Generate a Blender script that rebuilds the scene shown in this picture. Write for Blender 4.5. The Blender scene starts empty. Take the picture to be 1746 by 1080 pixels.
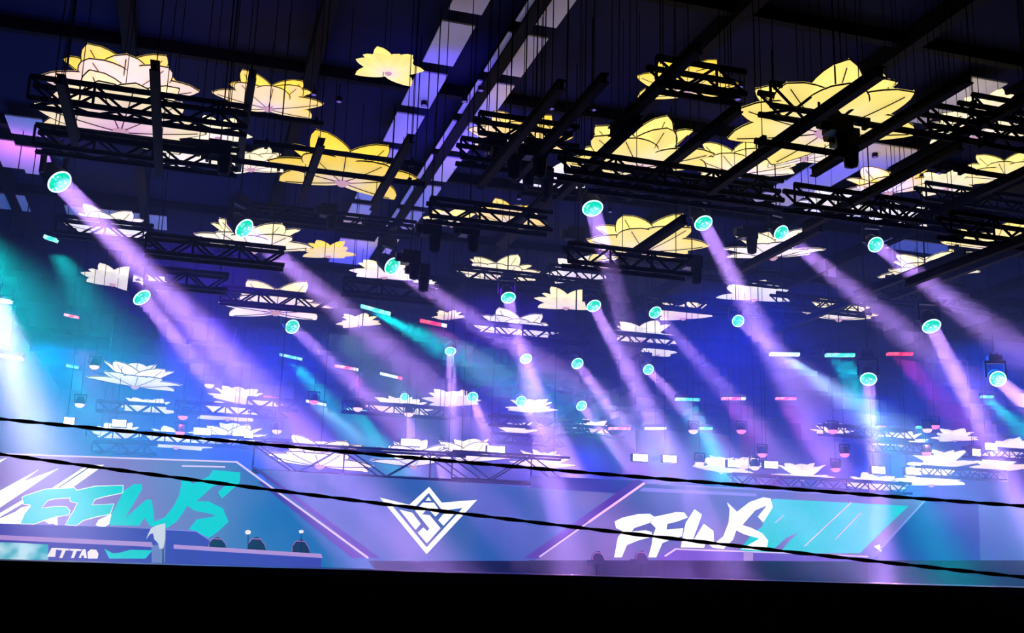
import bpy, math, random
from mathutils import Matrix, Vector
random.seed(7)
S = bpy.context.scene
COL = S.collection
R = math.radians

# ---------------------------------------------------------------- camera
F_PX = 1847.0
cam = bpy.data.cameras.new('camera')
cam.sensor_width = 36.0
cam.lens = 36.0 * F_PX / 1746.0
cam.clip_end = 500
cam_o = bpy.data.objects.new('camera', cam)
COL.objects.link(cam_o)
S.camera = cam_o
# world axes as the camera sees them (X across the hall, Y towards the stage, Z up)
W2C = Matrix(((0.95672817, -0.28970584, 0.02723488),
              (-0.09124747, -0.20982186, 0.97347249),
              (-0.27630619, -0.93383366, -0.22717741)))
C2W = W2C.transposed()
cam_o.matrix_world = C2W.to_4x4()          # the lens is the origin of the hall

# ---------------------------------------------------------------- world, exposure
S.view_settings.view_transform = 'Standard'
S.view_settings.look = 'None'
S.view_settings.exposure = 0.0
S.view_settings.gamma = 1.0
S.view_settings.use_curve_mapping = False
wd = bpy.data.worlds.new('world')
S.world = wd
wd.use_nodes = True
wd.node_tree.nodes['Background'].inputs[0].default_value = (0.002, 0.004, 0.02, 1)
wd.node_tree.nodes['Background'].inputs[1].default_value = 0.3

def lin(c):
    return tuple((x / 255 / 12.92) if x <= 10 else ((x / 255 + 0.055) / 1.055) ** 2.4 for x in c)

def ray(u, v):
    return C2W @ Vector((u - 873.0, 540.0 - v, -F_PX))

def P(u, v, depth):                        # a place in the hall at a distance from the camera
    return ray(u, v) * (depth / F_PX)

def PY(u, v, y):                           # a place on a plane parallel to the stage front
    d = ray(u, v)
    return d * (y / d.y)

def PZ(u, v, z):
    d = ray(u, v)
    return d * (z / d.z)

# ---------------------------------------------------------------- big room lights, most of them added unseen fills
def area(name, loc, target, size, power, color, spread=180, size_y=None, shape='DISK'):
    l = bpy.data.lights.new(name, 'AREA')
    l.shape = shape
    l.size = size
    if size_y:
        l.shape = 'RECTANGLE'
        l.size_y = size_y
    l.energy = power
    l.color = color
    l.spread = R(spread)
    o = bpy.data.objects.new(name, l)
    COL.objects.link(o)
    o.location = loc
    o.rotation_euler = (Vector(target) - Vector(loc)).to_track_quat('-Z', 'Y').to_euler()
    o.visible_camera = False
    return o

HAZE = 0.0105
BEAM = 340.0
BLUE = (0.03, 0.10, 1.0)
VIOLET = (0.22, 0.06, 1.0)
TEAL = (0.0, 1.2, 0.7)
for x, y, pw, c in ((22, 42, 1700, (0.01, 0.06, 1.0)), (38, 46, 2300, (0.0, 0.10, 1.0)), (4, 58, 2400, (0.01, 0.06, 1.0)), (20, 66, 2000, (0.05, 0.03, 1.0)), (42, 62, 2400, (0.01, 0.07, 1.0)), (8, 95, 7000, (0.01, 0.08, 1.0)), (36, 100, 6000, (0.03, 0.06, 1.0)), (66, 92, 7000, (0.01, 0.10, 1.0))):
    area('blue_haze_fill', (x, y, 11.2), (x, y - 4, 0), 6, pw, c, 150)  # unseen lamps added overhead to fill the haze with blue
for x, y, pw, c in ((-6, 50, 1300, (0.0, 0.25, 1.0)), (4, 52, 1000, (0.02, 0.12, 1.0)), (14, 52, 800, (0.10, 0.08, 1.0)), (24, 52, 800, (0.06, 0.05, 1.0)), (36, 54, 950, (0.0, 0.12, 1.0)), (50, 56, 1000, (0.0, 0.2, 1.0))):
    area('low_haze_fill', (x, y, 0.4), (x, y - 3, 12), 4, pw, c, 150)  # added behind the screens, out of view, to light the haze from below
for x, y, pw, c in ((0, 42, 800, (0.16, 0.0, 1.0)), (13, 46, 900, (0.12, 0.0, 1.0)), (26, 48, 600, (0.03, 0.01, 1.0))):
    area('violet_haze_fill', (x, y, 11.4), (x, y - 3, 0), 5, pw, c, 150)  # unseen lamps added to turn the dark middle haze violet
area('teal_wash', P(-70, 395, 39), P(60, 620, 39), 1.6, 2300, TEAL, 70)
area('teal_wash', P(60, 560, 62), P(240, 800, 62), 3, 5000, (0.0, 0.35, 0.8), 140)
area('pink_wash', P(-12, 515, 38), P(45, 720, 37), 1.0, 1500, (1.6, 0.75, 0.8), 30)
area('violet_haze_fill', P(330, 560, 48), P(380, 760, 46), 3, 2500, (0.2, 0.08, 1.0), 120)
ZR = 17.0
for x, y, pw, c in ((-2, 34, 250, (0.06, 0.02, 1.0)), (10, 40, 300, (0.03, 0.02, 1.0)), (24, 38, 420, (0.01, 0.02, 1.0)), (8, 60, 500, (0.04, 0.02, 1.0)), (36, 62, 700, (0.01, 0.04, 1.0))):
    area('roof_fill', (x, y, 13.0), (x, y + 2, 18), 8, pw, c, 170)  # unseen uplights added to turn the roof blue
area('roof_fill', PZ(770, 330, 15.4), PZ(770, 270, ZR), 3, 160, (0.12, 0.06, 1.0), 160)  # from here on, unseen lamps added to colour the roof panels
area('roof_fill', PZ(760, 200, 15.4), PZ(760, 160, ZR), 3, 90, (0.07, 0.04, 1.0), 160)
area('roof_fill', PZ(1480, 330, 15.2), PZ(1490, 270, ZR), 3, 100, (0.05, 0.06, 1.0), 160)
area('roof_fill', PZ(40, 330, 15.2), PZ(30, 270, ZR), 2, 130, (0.75, 0.14, 0.85), 160)
area('roof_fill', PZ(620, 470, 15.4), PZ(610, 420, ZR), 2, 130, (0.35, 0.08, 0.9), 160)
area('roof_fill', PZ(215, 400, 15.4), PZ(205, 370, ZR), 2, 80, (0.35, 0.10, 0.9), 160)

# ---------------------------------------------------------------- materials
def principled(name, color, rough=0.6, metal=0.0, noise=0.0, nscale=8.0, spec=0.06):
    m = bpy.data.materials.new(name)
    m.use_nodes = True
    nt = m.node_tree
    b = nt.nodes['Principled BSDF']
    b.inputs['Base Color'].default_value = (*color, 1)
    b.inputs['Roughness'].default_value = rough
    b.inputs['Metallic'].default_value = metal
    b.inputs['Specular IOR Level'].default_value = spec
    if noise:
        t = nt.nodes.new('ShaderNodeTexNoise')
        t.inputs['Scale'].default_value = nscale
        tc = nt.nodes.new('ShaderNodeTexCoord')
        nt.links.new(tc.outputs['Object'], t.inputs['Vector'])
        r = nt.nodes.new('ShaderNodeValToRGB')
        r.color_ramp.elements[0].color = (*[c * (1 - noise) for c in color], 1)
        r.color_ramp.elements[1].color = (*[min(1, c * (1 + noise)) for c in color], 1)
        nt.links.new(t.outputs['Fac'], r.inputs['Fac'])
        nt.links.new(r.outputs['Color'], b.inputs['Base Color'])
    return m

def emitter(name, color, strength=1.0, sample=False):
    m = bpy.data.materials.new(name)
    m.use_nodes = True
    nt = m.node_tree
    nt.nodes.clear()
    o = nt.nodes.new('ShaderNodeOutputMaterial')
    e = nt.nodes.new('ShaderNodeEmission')
    e.inputs[0].default_value = (*color, 1)
    e.inputs[1].default_value = strength
    nt.links.new(e.outputs[0], o.inputs['Surface'])
    if not sample:
        m.cycles.emission_sampling = 'NONE'
    return m

def screen_mat(name, c0, c1, scale=0.25, strength=1.0, c2=None, axis=None):
    m = emitter(name, c0, strength)
    nt = m.node_tree
    e = [n for n in nt.nodes if n.type == 'EMISSION'][0]
    tc = nt.nodes.new('ShaderNodeTexCoord')
    t = nt.nodes.new('ShaderNodeTexNoise')
    t.inputs['Scale'].default_value = scale
    t.inputs['Detail'].default_value = 1.0
    nt.links.new(tc.outputs['Object'], t.inputs['Vector'])
    r = nt.nodes.new('ShaderNodeValToRGB')
    r.color_ramp.elements[0].position = 0.36
    r.color_ramp.elements[1].position = 0.64
    r.color_ramp.elements[0].color = (*c0, 1)
    r.color_ramp.elements[1].color = (*c1, 1)
    src = t.outputs['Fac']
    if axis:                                # a picture that runs from one colour to another across the screen
        sp = nt.nodes.new('ShaderNodeSeparateXYZ')
        nt.links.new(tc.outputs['Object'], sp.inputs[0])
        mr = nt.nodes.new('ShaderNodeMapRange')
        mr.inputs['From Min'].default_value = axis[0]
        mr.inputs['From Max'].default_value = axis[1]
        nt.links.new(sp.outputs['X'], mr.inputs['Value'])
        ad = nt.nodes.new('ShaderNodeMath')
        ad.operation = 'MULTIPLY_ADD'
        ad.inputs[1].default_value = 0.5
        nt.links.new(t.outputs['Fac'], ad.inputs[0])
        sb = nt.nodes.new('ShaderNodeMath')
        sb.operation = 'SUBTRACT'
        sb.inputs[1].default_value = 0.25
        nt.links.new(mr.outputs[0], sb.inputs[0])
        nt.links.new(sb.outputs[0], ad.inputs[2])
        src = ad.outputs[0]
        r.color_ramp.elements[0].position = 0.1
        r.color_ramp.elements[1].position = 0.9
    if c2:
        el = r.color_ramp.elements.new(0.5)
        el.color = (*c2, 1)
    nt.links.new(src, r.inputs['Fac'])
    nt.links.new(r.outputs['Color'], e.inputs[0])
    return m

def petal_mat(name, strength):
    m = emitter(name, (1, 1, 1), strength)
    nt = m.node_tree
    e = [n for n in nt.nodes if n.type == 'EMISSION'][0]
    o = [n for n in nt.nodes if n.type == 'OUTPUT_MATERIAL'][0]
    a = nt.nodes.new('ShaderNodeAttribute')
    a.attribute_name = 'dye_and_light'
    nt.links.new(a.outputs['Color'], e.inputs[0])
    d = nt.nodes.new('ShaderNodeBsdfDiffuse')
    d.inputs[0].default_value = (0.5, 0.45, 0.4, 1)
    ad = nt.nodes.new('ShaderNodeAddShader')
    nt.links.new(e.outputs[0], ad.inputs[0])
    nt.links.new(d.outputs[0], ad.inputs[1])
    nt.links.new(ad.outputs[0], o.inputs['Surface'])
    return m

M_STEEL = principled('black_steel', (0.002, 0.002, 0.004), 0.75, 0.0, 0.4, 5)
M_SHELL = principled('black_plastic', (0.008, 0.008, 0.012), 0.4)
M_ROOF = principled('roof_deck', (0.006, 0.007, 0.032), 0.9, 0.0, 0.35, 0.3)
M_BEAM = principled('roof_steel', (0.001, 0.001, 0.004), 0.8, 0.0, 0.3, 1)
M_PANEL = principled('roof_panel', (0.55, 0.53, 0.62), 0.7, 0.0, 0.08, 1.5)
M_WALL = principled('hall_wall', (0.01, 0.015, 0.06), 0.9, 0.0, 0.3, 0.2)
M_FLOOR = principled('hall_floor', (0.004, 0.004, 0.006), 0.9, 0.0, 0.4, 0.5)
M_DECK = principled('stage_deck', (0.008, 0.008, 0.014), 0.5, 0.0, 0.3, 1)
M_PIPING = principled('dark_piping', (0.02, 0.008, 0.03), 0.7)
M_CABLE = principled('black_rubber', (0.003, 0.003, 0.004), 0.6)
M_WHITE = emitter('white_led', (1, 1, 1), 1.15)
M_TEALLET = emitter('teal_led', lin((15, 200, 205)), 1.05)
M_DOT = emitter('downlight_glow', lin((120, 100, 225)), 0.8)

# ---------------------------------------------------------------- mesh helpers
def link_mesh(name, verts, faces, mat, parent=None, smooth=False):
    me = bpy.data.meshes.new(name)
    me.from_pydata([tuple(v) for v in verts], [], faces)
    if isinstance(mat, (list, tuple)):
        for m in mat:
            me.materials.append(m)
    else:
        me.materials.append(mat)
    if smooth:
        me.polygons.foreach_set('use_smooth', [True] * len(me.polygons))
    me.update()
    o = bpy.data.objects.new(name, me)
    COL.objects.link(o)
    if parent:
        o.parent = parent
    return o

def share(name, mesh, parent, mw=None):
    o = bpy.data.objects.new(name, mesh)
    COL.objects.link(o)
    if parent:
        o.parent = parent
    if mw is not None:
        o.matrix_local = mw
    return o

class MB:
    def __init__(s):
        s.v, s.f = [], []
    def box(s, c, h, rot=None):
        n = len(s.v)
        for sx in (-1, 1):
            for sy in (-1, 1):
                for sz in (-1, 1):
                    q = Vector((sx * h[0], sy * h[1], sz * h[2]))
                    if rot is not None:
                        q = rot @ q
                    s.v.append(Vector(c) + q)
        s.f += [tuple(n + i for i in q) for q in ((0, 1, 3, 2), (4, 6, 7, 5), (0, 4, 5, 1), (2, 3, 7, 6), (0, 2, 6, 4), (1, 5, 7, 3))]
        return s
    def tube(s, a, b, r, k=6, r2=None):
        a, b = Vector(a), Vector(b)
        q = (b - a).to_track_quat('Z', 'Y')
        n = len(s.v)
        r2 = r if r2 is None else r2
        for p, rr in ((a, r), (b, r2)):
            for i in range(k):
                t = 2 * math.pi * i / k
                s.v.append(p + q @ Vector((rr * math.cos(t), rr * math.sin(t), 0)))
        for i in range(k):
            j = (i + 1) % k
            s.f.append((n + i, n + j, n + k + j, n + k + i))
        s.f.append(tuple(n + k - 1 - i for i in range(k)))
        s.f.append(tuple(n + k + i for i in range(k)))
        return s
    def lathe(s, prof, k=20, rot=None, off=None):      # profile of (radius, z)
        n = len(s.v)
        for r, z in prof:
            for i in range(k):
                t = 2 * math.pi * i / k
                q = Vector((r * math.cos(t), r * math.sin(t), z))
                if rot is not None:
                    q = rot @ q
                if off is not None:
                    q = q + off
                s.v.append(q)
        for a in range(len(prof) - 1):
            for i in range(k):
                j = (i + 1) % k
                s.f.append((n + a * k + i, n + a * k + j, n + (a + 1) * k + j, n + (a + 1) * k + i))
        return s
    def build(s, name, mat, parent=None, smooth=False):
        return link_mesh(name, s.v, s.f, mat, parent, smooth)

def thing(name, label, cat, loc=(0, 0, 0), group=None):
    o = bpy.data.objects.new(name, None)
    o.empty_display_size = 0.3
    COL.objects.link(o)
    o.location = loc
    o['label'] = label
    o['category'] = cat
    if group:
        o['group'] = group
    return o

def tag(o, label, cat, group=None):
    o['label'] = label
    o['category'] = cat
    if group:
        o['group'] = group
    return o

def structure(o):
    o['kind'] = 'structure'
    return o

ORD = ['leftmost', 'second from the left', 'third from the left', 'fourth from the left', 'fifth from the left', 'sixth from the left', 'seventh from the left',
       'eighth from the left', 'ninth from the left', 'tenth from the left', 'eleventh from the left', 'twelfth from the left', 'thirteenth from the left', 'fourteenth from the left', 'fifteenth from the left']

def ordinals(items, key):                   # items: list of (u, v, ...) -> label suffix per item, counted inside its cluster
    out = {}
    cl = {}
    for i, it in enumerate(items):
        cl.setdefault(key(it), []).append(i)
    for k, ids in cl.items():
        ids.sort(key=lambda i: (items[i][0], items[i][1]))
        for n, i in enumerate(ids):
            out[i] = (k, ORD[min(n, 14)] if len(ids) > 1 else '')
    return out

def band(v):
    for lim, nm in ((200, 'in the top row'), (345, 'in the second row'), (450, 'in the third row'),
                    (560, 'at mid height'), (670, 'in the lower haze'), (745, 'well above the screens'), (2000, 'just above the screens')):
        if v < lim:
            return nm

# ---------------------------------------------------------------- the hall
X0, X1, Y0, Y1, ZF, ZC = -14.0, 112.0, -8.0, 128.0, -3.2, 18.0
def slab(name, c, h, mat, parent=None):
    return MB().box(c, h).build(name, mat, parent)
cx, cy = (X0 + X1) / 2, (Y0 + Y1) / 2
structure(slab('floor', (cx, cy, ZF - 0.1), ((X1 - X0) / 2, (Y1 - Y0) / 2, 0.1), M_FLOOR))
ceil = structure(slab('ceiling', (cx, cy, ZC + 0.15), ((X1 - X0) / 2, (Y1 - Y0) / 2, 0.15), M_ROOF))
hz, zc = (ZC - ZF) / 2, (ZC + ZF) / 2
structure(slab('wall_back', (cx, Y1 + 0.15, zc), ((X1 - X0) / 2, 0.15, hz), M_WALL))
structure(slab('wall_front', (cx, Y0 - 0.15, zc), ((X1 - X0) / 2, 0.15, hz), M_WALL))
structure(slab('wall_left', (X0 - 0.15, cy, zc), (0.15, (Y1 - Y0) / 2, hz), M_WALL))
structure(slab('wall_right', (X1 + 0.15, cy, zc), (0.15, (Y1 - Y0) / 2, hz), M_WALL))
# roof girders: along the hall and across it
for k in range(11):
    x = -9.5 + 6.3 * k
    slab('girder', (x, cy, ZC - 0.35), (0.22, (Y1 - Y0) / 2, 0.35), M_BEAM, ceil)
for k in range(12):
    y = 10 + 9.2 * k
    slab('cross_girder', (cx, y, ZC - 0.25), ((X1 - X0) / 2, 0.16, 0.22), M_BEAM, ceil)
# pale roof panels that catch coloured light: each one its own piece
pm = MB().box((0, 0, 0), (0.5, 0.5, 0.03)).build('roof_panel', M_PANEL, ceil)
def roof_panel(first, x, y, w, l):
    o = pm if first else share('roof_panel', pm.data, ceil)
    o.location = (x, y, ZC - 0.55)
    o.scale = (w, l, 1)
panels = []
for k in range(8):                          # the two lit strips running away above the middle
    y = 25.5 + 3.9 * k
    panels.append((7.3, y, 1.1, 3.1))
    panels.append((9.7, y, 1.4, 3.1))
for u, v, w, l in ((10, 262, 1.1, 3.6), (62, 275, 1.3, 3.6), (20, 345, 1.5, 2.5), (45, 215, 1.4, 2.0), (600, 430, 2.0, 5.0), (650, 425, 1.2, 5.0), (200, 372, 5.0, 2.4), (1500, 268, 2.6, 2.5), (1560, 420, 4, 1.6),
                   (1400, 300, 2.2, 4.0), (1340, 330, 2.0, 3.0), (1590, 180, 1.5, 3), (1640, 165, 1.5, 3)):
    q = PZ(u, v, ZC - 0.55)
    panels.append((q.x, q.y, w, l))
for i, p in enumerate(panels):
    roof_panel(i == 0, *p)

# ---------------------------------------------------------------- stage
structure(slab('trim_stage_deck', (cx, 38.0, -0.25), ((X1 - X0) / 2 - 1, 9.0, 0.12), M_DECK))
structure(slab('trim_stage_skirt', (cx, 29.1, -1.75), ((X1 - X0) / 2 - 1, 0.1, 1.38), M_FLOOR))

def VD(u, y):                              # where the stage deck meets a plane, as a picture height
    lo, hi = 900.0, 1100.0
    for _ in range(40):
        m = (lo + hi) / 2
        if PY(u, m, y).z > -0.13:
            lo = m
        else:
            hi = m
    return lo
YS = 42.0                                   # the plane of the screens
def flat(name, pts, mat, parent, lift=0.0, th=0.04, y=YS, holes=None):
    """a sheet of display with a real thickness, its outline given on the stage plane"""
    q = [PY(u, v, y - lift) for u, v in pts]
    n = len(q)
    # orient so that the front (towards the hall) faces -Y
    area2 = sum(q[i].x * q[(i + 1) % n].z - q[(i + 1) % n].x * q[i].z for i in range(n))
    if area2 < 0:
        q.reverse()
    v = [a for a in q] + [a + Vector((0, th, 0)) for a in q]
    f = [tuple(range(n)), tuple(range(2 * n - 1, n - 1, -1))]
    for i in range(n):
        j = (i + 1) % n
        f.append((i, n + i, n + j, j))
    o = link_mesh(name, v, f, mat, parent)
    bm_tri(o)
    return o

def bm_tri(o):
    import bmesh
    bm = bmesh.new()
    bm.from_mesh(o.data)
    bmesh.ops.triangulate(bm, faces=[f for f in bm.faces if len(f.verts) > 4], ngon_method='EAR_CLIP')
    bm.to_mesh(o.data)
    bm.free()

def line(name, a, b, w, mat, parent, lift=0.05):
    a, b = Vector(a), Vector(b)
    d = (b - a).normalized()
    n = Vector((-d.y, d.x)) * w / 2
    return flat(name, [tuple(a + n), tuple(b + n), tuple(b - n), tuple(a - n)], mat, parent, lift, 0.03)

M_LEFT = screen_mat('left_display', lin((160, 130, 225)), lin((35, 120, 205)), 0.35, 0.72, lin((110, 140, 215)), (-4.5, 4.5))
M_MID = screen_mat('centre_display', lin((50, 110, 205)), lin((125, 130, 215)), 0.28, 0.68, lin((75, 120, 205)))
M_RIGHT = screen_mat('right_display', lin((95, 120, 215)), lin((150, 125, 215)), 0.3, 0.62)
M_SIDE = screen_mat('side_display', lin((25, 60, 180)), lin((35, 75, 195)), 0.2, 0.7)
M_SIDE2 = screen_mat('side_display_pale', lin((70, 110, 210)), lin((90, 130, 220)), 0.2, 0.7)
M_BAND = principled('screen_frame', (0.05, 0.03, 0.14), 0.5)
M_BANDGLOW = emitter('frame_glow', lin((75, 45, 175)), 0.8)
M_EDGE = emitter('edge_light', lin((215, 195, 255)), 1.1)
M_PINKEDGE = emitter('pink_edge_light', lin((250, 190, 250)), 1.15)
M_DIM = emitter('dim_outline', lin((130, 130, 230)), 1.0)

# left screen
t = thing('led_screen', 'wide LED screen with teal brush letters FFWS and white stripes', 'screen', PY(200, 950, YS), 'stage LED screens')
def kid(o, t):                              # geometry was made in hall coordinates: hang it under its thing unmoved
    o.parent = t
    o.matrix_parent_inverse = Matrix.Translation(-Vector(t.location))
    return o
def F(name, pts, mat, lift=0.0, th=0.04, y=YS):
    return kid(flat(name, pts, mat, None, lift, th, y), t)
def L(name, a, b, w, mat, lift=0.05):
    return kid(line(name, a, b, w, mat, None, lift), t)
F('display', [(-160, 772), (0, 774), (400, 789), (624, 952), (640, VD(640, YS)), (-160, VD(-160, YS))], M_LEFT, 0.0, 0.25)
for nm, pts in (('stripe', [(-20, 848), (0, 837), (66, 801), (40, 821), (100, 799), (0, 866), (-20, 878)]),
                ('stripe', [(140, 799), (156, 793), (178, 793), (122, 833), (88, 833)]),
                ('stripe', [(-20, 905), (0, 892), (36, 866), (52, 862), (42, 880), (33, 894), (-20, 893)]),
                ('stripe', [(-10, 881), (38, 853), (39, 859), (-10, 888)]),
                ('stripe', [(-10, 795), (12, 781), (-10, 787)]),
                ('stripe', [(163, 896), (168, 887), (190, 877), (186, 894), (176, 901)]),
                ('stripe', [(76, 889), (98, 880), (98, 899), (91, 893), (84, 894)])):
    F(nm, pts, M_WHITE, 0.03)
L('dotted_stripe', (100, 832), (152, 797), 1.6, M_BAND, 0.09)
F1 = [(37.8, 849), (44.7, 845.5), (77, 835), (127, 832.6), (131, 838), (118, 849), (96, 850), (81, 853), (70, 867), (96, 864.4), (113, 865), (118.6, 871), (117, 878), (96, 881), (75.6, 887), (58, 893.6), (35, 893.6), (42, 877), (51.5, 865), (52, 861), (41, 860)]
F2 = [(130.6, 837), (163, 830), (209.6, 828.4), (208.8, 840.4), (177, 847), (161.5, 851.5), (156, 862), (194, 860), (187, 877), (165, 881), (141, 887.6), (130.6, 896), (111.7, 895.4), (120, 881), (127, 870.4), (132, 858), (120, 855), (119, 849)]
WJ = [(187, 896), (190, 877), (211, 838), (228, 826), (241, 826), (243, 833), (213, 884), (250, 852), (258, 853), (262, 872), (263, 890), (280.6, 883), (296, 864), (306, 843.6), (310, 821), (305.5, 812), (313, 812.6), (328.7, 825.5), (334, 840), (318.4, 862.5), (313, 873), (301, 890), (284, 901), (263, 899), (255, 896), (246, 884), (237, 897)]
SS = [(328.7, 825.5), (356, 812.6), (363, 802), (409.5, 805.8), (409.5, 817.8), (407.8, 824.7), (378.6, 850.4), (371.7, 840), (390.6, 821), (363, 830), (334, 855.6), (356, 855.6), (380, 867.6), (389.7, 890), (371.7, 907), (356, 917.5), (335.6, 907), (322, 903), (335.6, 886.5), (363, 881.4), (368, 879.7), (356, 876), (332, 871), (318.4, 862.5)]
def grow(pts, d):
    n = len(pts); out = []
    a2 = sum(pts[i][0] * pts[(i + 1) % n][1] - pts[(i + 1) % n][0] * pts[i][1] for i in range(n))
    s = 1 if a2 > 0 else -1
    for i in range(n):
        p0, p1, p2 = Vector(pts[i - 1]), Vector(pts[i]), Vector(pts[(i + 1) % n])
        e1, e2 = (p1 - p0).normalized(), (p2 - p1).normalized()
        nn = Vector((e1.y + e2.y, -e1.x - e2.x))
        if nn.length < 0.2:
            nn = Vector((e1.y, -e1.x))
        nn.normalize()
        out.append(tuple(p1 + nn * d * s))
    return out
for pts in (F1, F2):
    F('letter_outline', grow(pts, 1.3), M_WHITE, 0.06)
for pts in (F1, F2, WJ, SS):
    F('letter', pts, M_TEALLET, 0.10)
for a, b, w, m in (((-160, 771), (0, 774), 2.5, M_EDGE), ((0, 774), (402, 788), 2.5, M_EDGE), ((402, 787), (628, 952), 3.2, M_EDGE)):
    L('edge_strip', a, b, w, m, 0.14)
L('dash', (310, 795), (384, 796.5), 2.4, M_EDGE)
F('dark_frame', [(428, 794), (446, 803), (648, 952), (632, 952)], M_BANDGLOW, 0.10, 0.3)
F('dark_frame', [(440, 822), (452, 822), (622, 952), (600, 952)], M_BANDGLOW, 0.08, 0.1)
# centre screen
t = thing('led_screen', 'central blue LED screen showing a white winged diamond emblem with letter S', 'screen', PY(730, 952, YS + 0.4), 'stage LED screens')
F('display', [(430, 794), (445, 801), (1090, 843), (1098, 957), (600, 957)], M_MID, -0.4, 0.25)
F('plinth', [(598, 957), (1098, 957), (1098, VD(1098, YS + .4)), (598, VD(598, YS + .4))], M_FLOOR, -0.4, 0.3)
def lg(x, y):
    return (640 + x / 8.0, 820 + y / 8.0)
ring_o = [lg(*p) for p in ((65, 232), (465, 330), (735, 85), (905, 300), (1390, 262), (700, 1002))]
ring_i = [lg(*p) for p in ((195, 300), (505, 398), (730, 165), (918, 410), (1195, 372), (700, 912))]
for i in range(6):
    j = (i + 1) % 6
    F('emblem_border', [ring_o[i], ring_o[j], ring_i[j], ring_i[i]], M_WHITE, -0.34)
for pts in (((330, 395), (505, 440), (620, 590), (550, 670)), ((860, 540), (925, 460), (1110, 420), (930, 615)), ((725, 222), (765, 275), (685, 275))):
    F('emblem_block', [lg(*p) for p in pts], M_WHITE, -0.34)
F('emblem_letter', [lg(*p) for p in ((545, 410), (650, 300), (800, 300), (885, 425), (820, 490), (715, 375), (640, 460), (740, 470), (890, 650), (705, 855), (580, 710), (655, 640), (710, 690), (740, 655))], M_WHITE, -0.34)
F('dark_header', [(905, 812), (1090, 820), (1090, 844), (905, 832)], M_SIDE, -0.30)
# right screen
t = thing('led_screen', 'LED screen with white brush letters FFWS before a teal block', 'screen', PY(1280, 952, YS), 'stage LED screens')
F('display', [(1098, 824), (1580, 853), (1488, 955), (1485, 956), (915, 956)], M_RIGHT, 0.0, 0.25)
F('teal_block', [(1318, 851), (1549, 863), (1466, 944), (1330, 944), (1345, 925), (1362, 908), (1340, 918), (1310, 946), (1262, 938), (1280, 915), (1300, 898)], M_TEALLET, 0.04)
for a, b in (((1452, 857), (1372, 932)), ((1468, 875), (1425, 920)), ((1322, 892), (1337, 879))):
    L('scratch', a, b, 1.2, M_EDGE, 0.09)
for pts in ([(1048.6, 889.5), (1062, 883), (1088.6, 877), (1108, 876.5), (1117, 882.4), (1108, 892), (1081.5, 901), (1077, 907), (1101, 904.6), (1111.7, 908), (1111.7, 916), (1088.6, 922), (1069, 930), (1060, 951), (1047.8, 951), (1054, 917), (1062, 906), (1051, 901)],
            [(1117, 881.5), (1154, 873.5), (1166.7, 874.4), (1173, 883), (1154, 890), (1138, 894), (1136.5, 903.7), (1165, 901), (1163, 915), (1143.6, 920.5), (1129.4, 926.8), (1118.8, 951), (1106, 951), (1111.7, 929.4), (1113.5, 915), (1118.8, 901), (1110, 892)],
            [(1161.4, 934), (1166.7, 906), (1170, 892), (1184.5, 869), (1197, 878), (1179, 927.7), (1200.5, 894), (1216.4, 905.5), (1218, 927.7), (1234, 915), (1243, 892), (1245, 869), (1240.4, 857.5), (1257, 873.5), (1266, 894), (1255.5, 904.6), (1250, 920.6), (1234, 936.5), (1216.4, 934.8), (1204, 924), (1200.5, 934.8)],
            [(1257, 873.5), (1278.6, 856.6), (1301.7, 848.6), (1314, 850.4), (1317.6, 865.5), (1301.7, 891), (1292.8, 881.5), (1308.8, 862), (1287.5, 870.8), (1266, 895.7), (1282, 901), (1300, 910), (1309.7, 922), (1307, 940), (1264.4, 936.5), (1296, 918.8), (1269.7, 911.7), (1255.5, 904.6)]):
    F('letter', pts, M_WHITE, 0.10)
F('plinth', [(905, 956), (1487, 956), (1487, VD(1487, YS)), (905, VD(905, YS))], M_FLOOR, 0.0, 0.3)
L('edge_strip', (1098, 824), (1580, 852), 2.0, M_DIM, 0.12)
L('edge_strip', (1579, 852), (1500, 938), 2.2, M_DIM, 0.12)
L('edge_strip', (1099, 824), (1005, 890), 3.6, M_PINKEDGE, 0.14)
L('edge_strip', (1005, 890), (920, 950), 2.4, M_EDGE, 0.14)
F('header_strip', [(1096, 832), (1290, 842), (1290, 847), (1090, 838)], M_DIM, 0.06)
F('dark_frame', [(1088, 818), (1100, 822), (918, 953), (896, 953)], M_BANDGLOW, 0.06, 0.3)
F('arrow_mark', [(1491, 932), (1500, 929), (1503, 941)], M_WHITE, 0.1)
# far right screen
t = thing('led_screen', 'plain blue LED screen beyond the teal block, dark half then paler half', 'screen', PY(1650, 990, YS + 0.6), 'stage LED screens')
F('display', [(1575, 854), (1668, 858), (1672, 956), (1480, 956)], M_SIDE, -0.6, 0.25)
F('pale_display', [(1668, 858), (1900, 866), (1900, 956), (1672, 956)], M_SIDE2, -0.6, 0.25)
F('plinth', [(1480, 956), (1900, 956), (1900, VD(1900, YS + .6)), (1480, VD(1480, YS + .6))], M_FLOOR, -0.6, 0.3)

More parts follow.
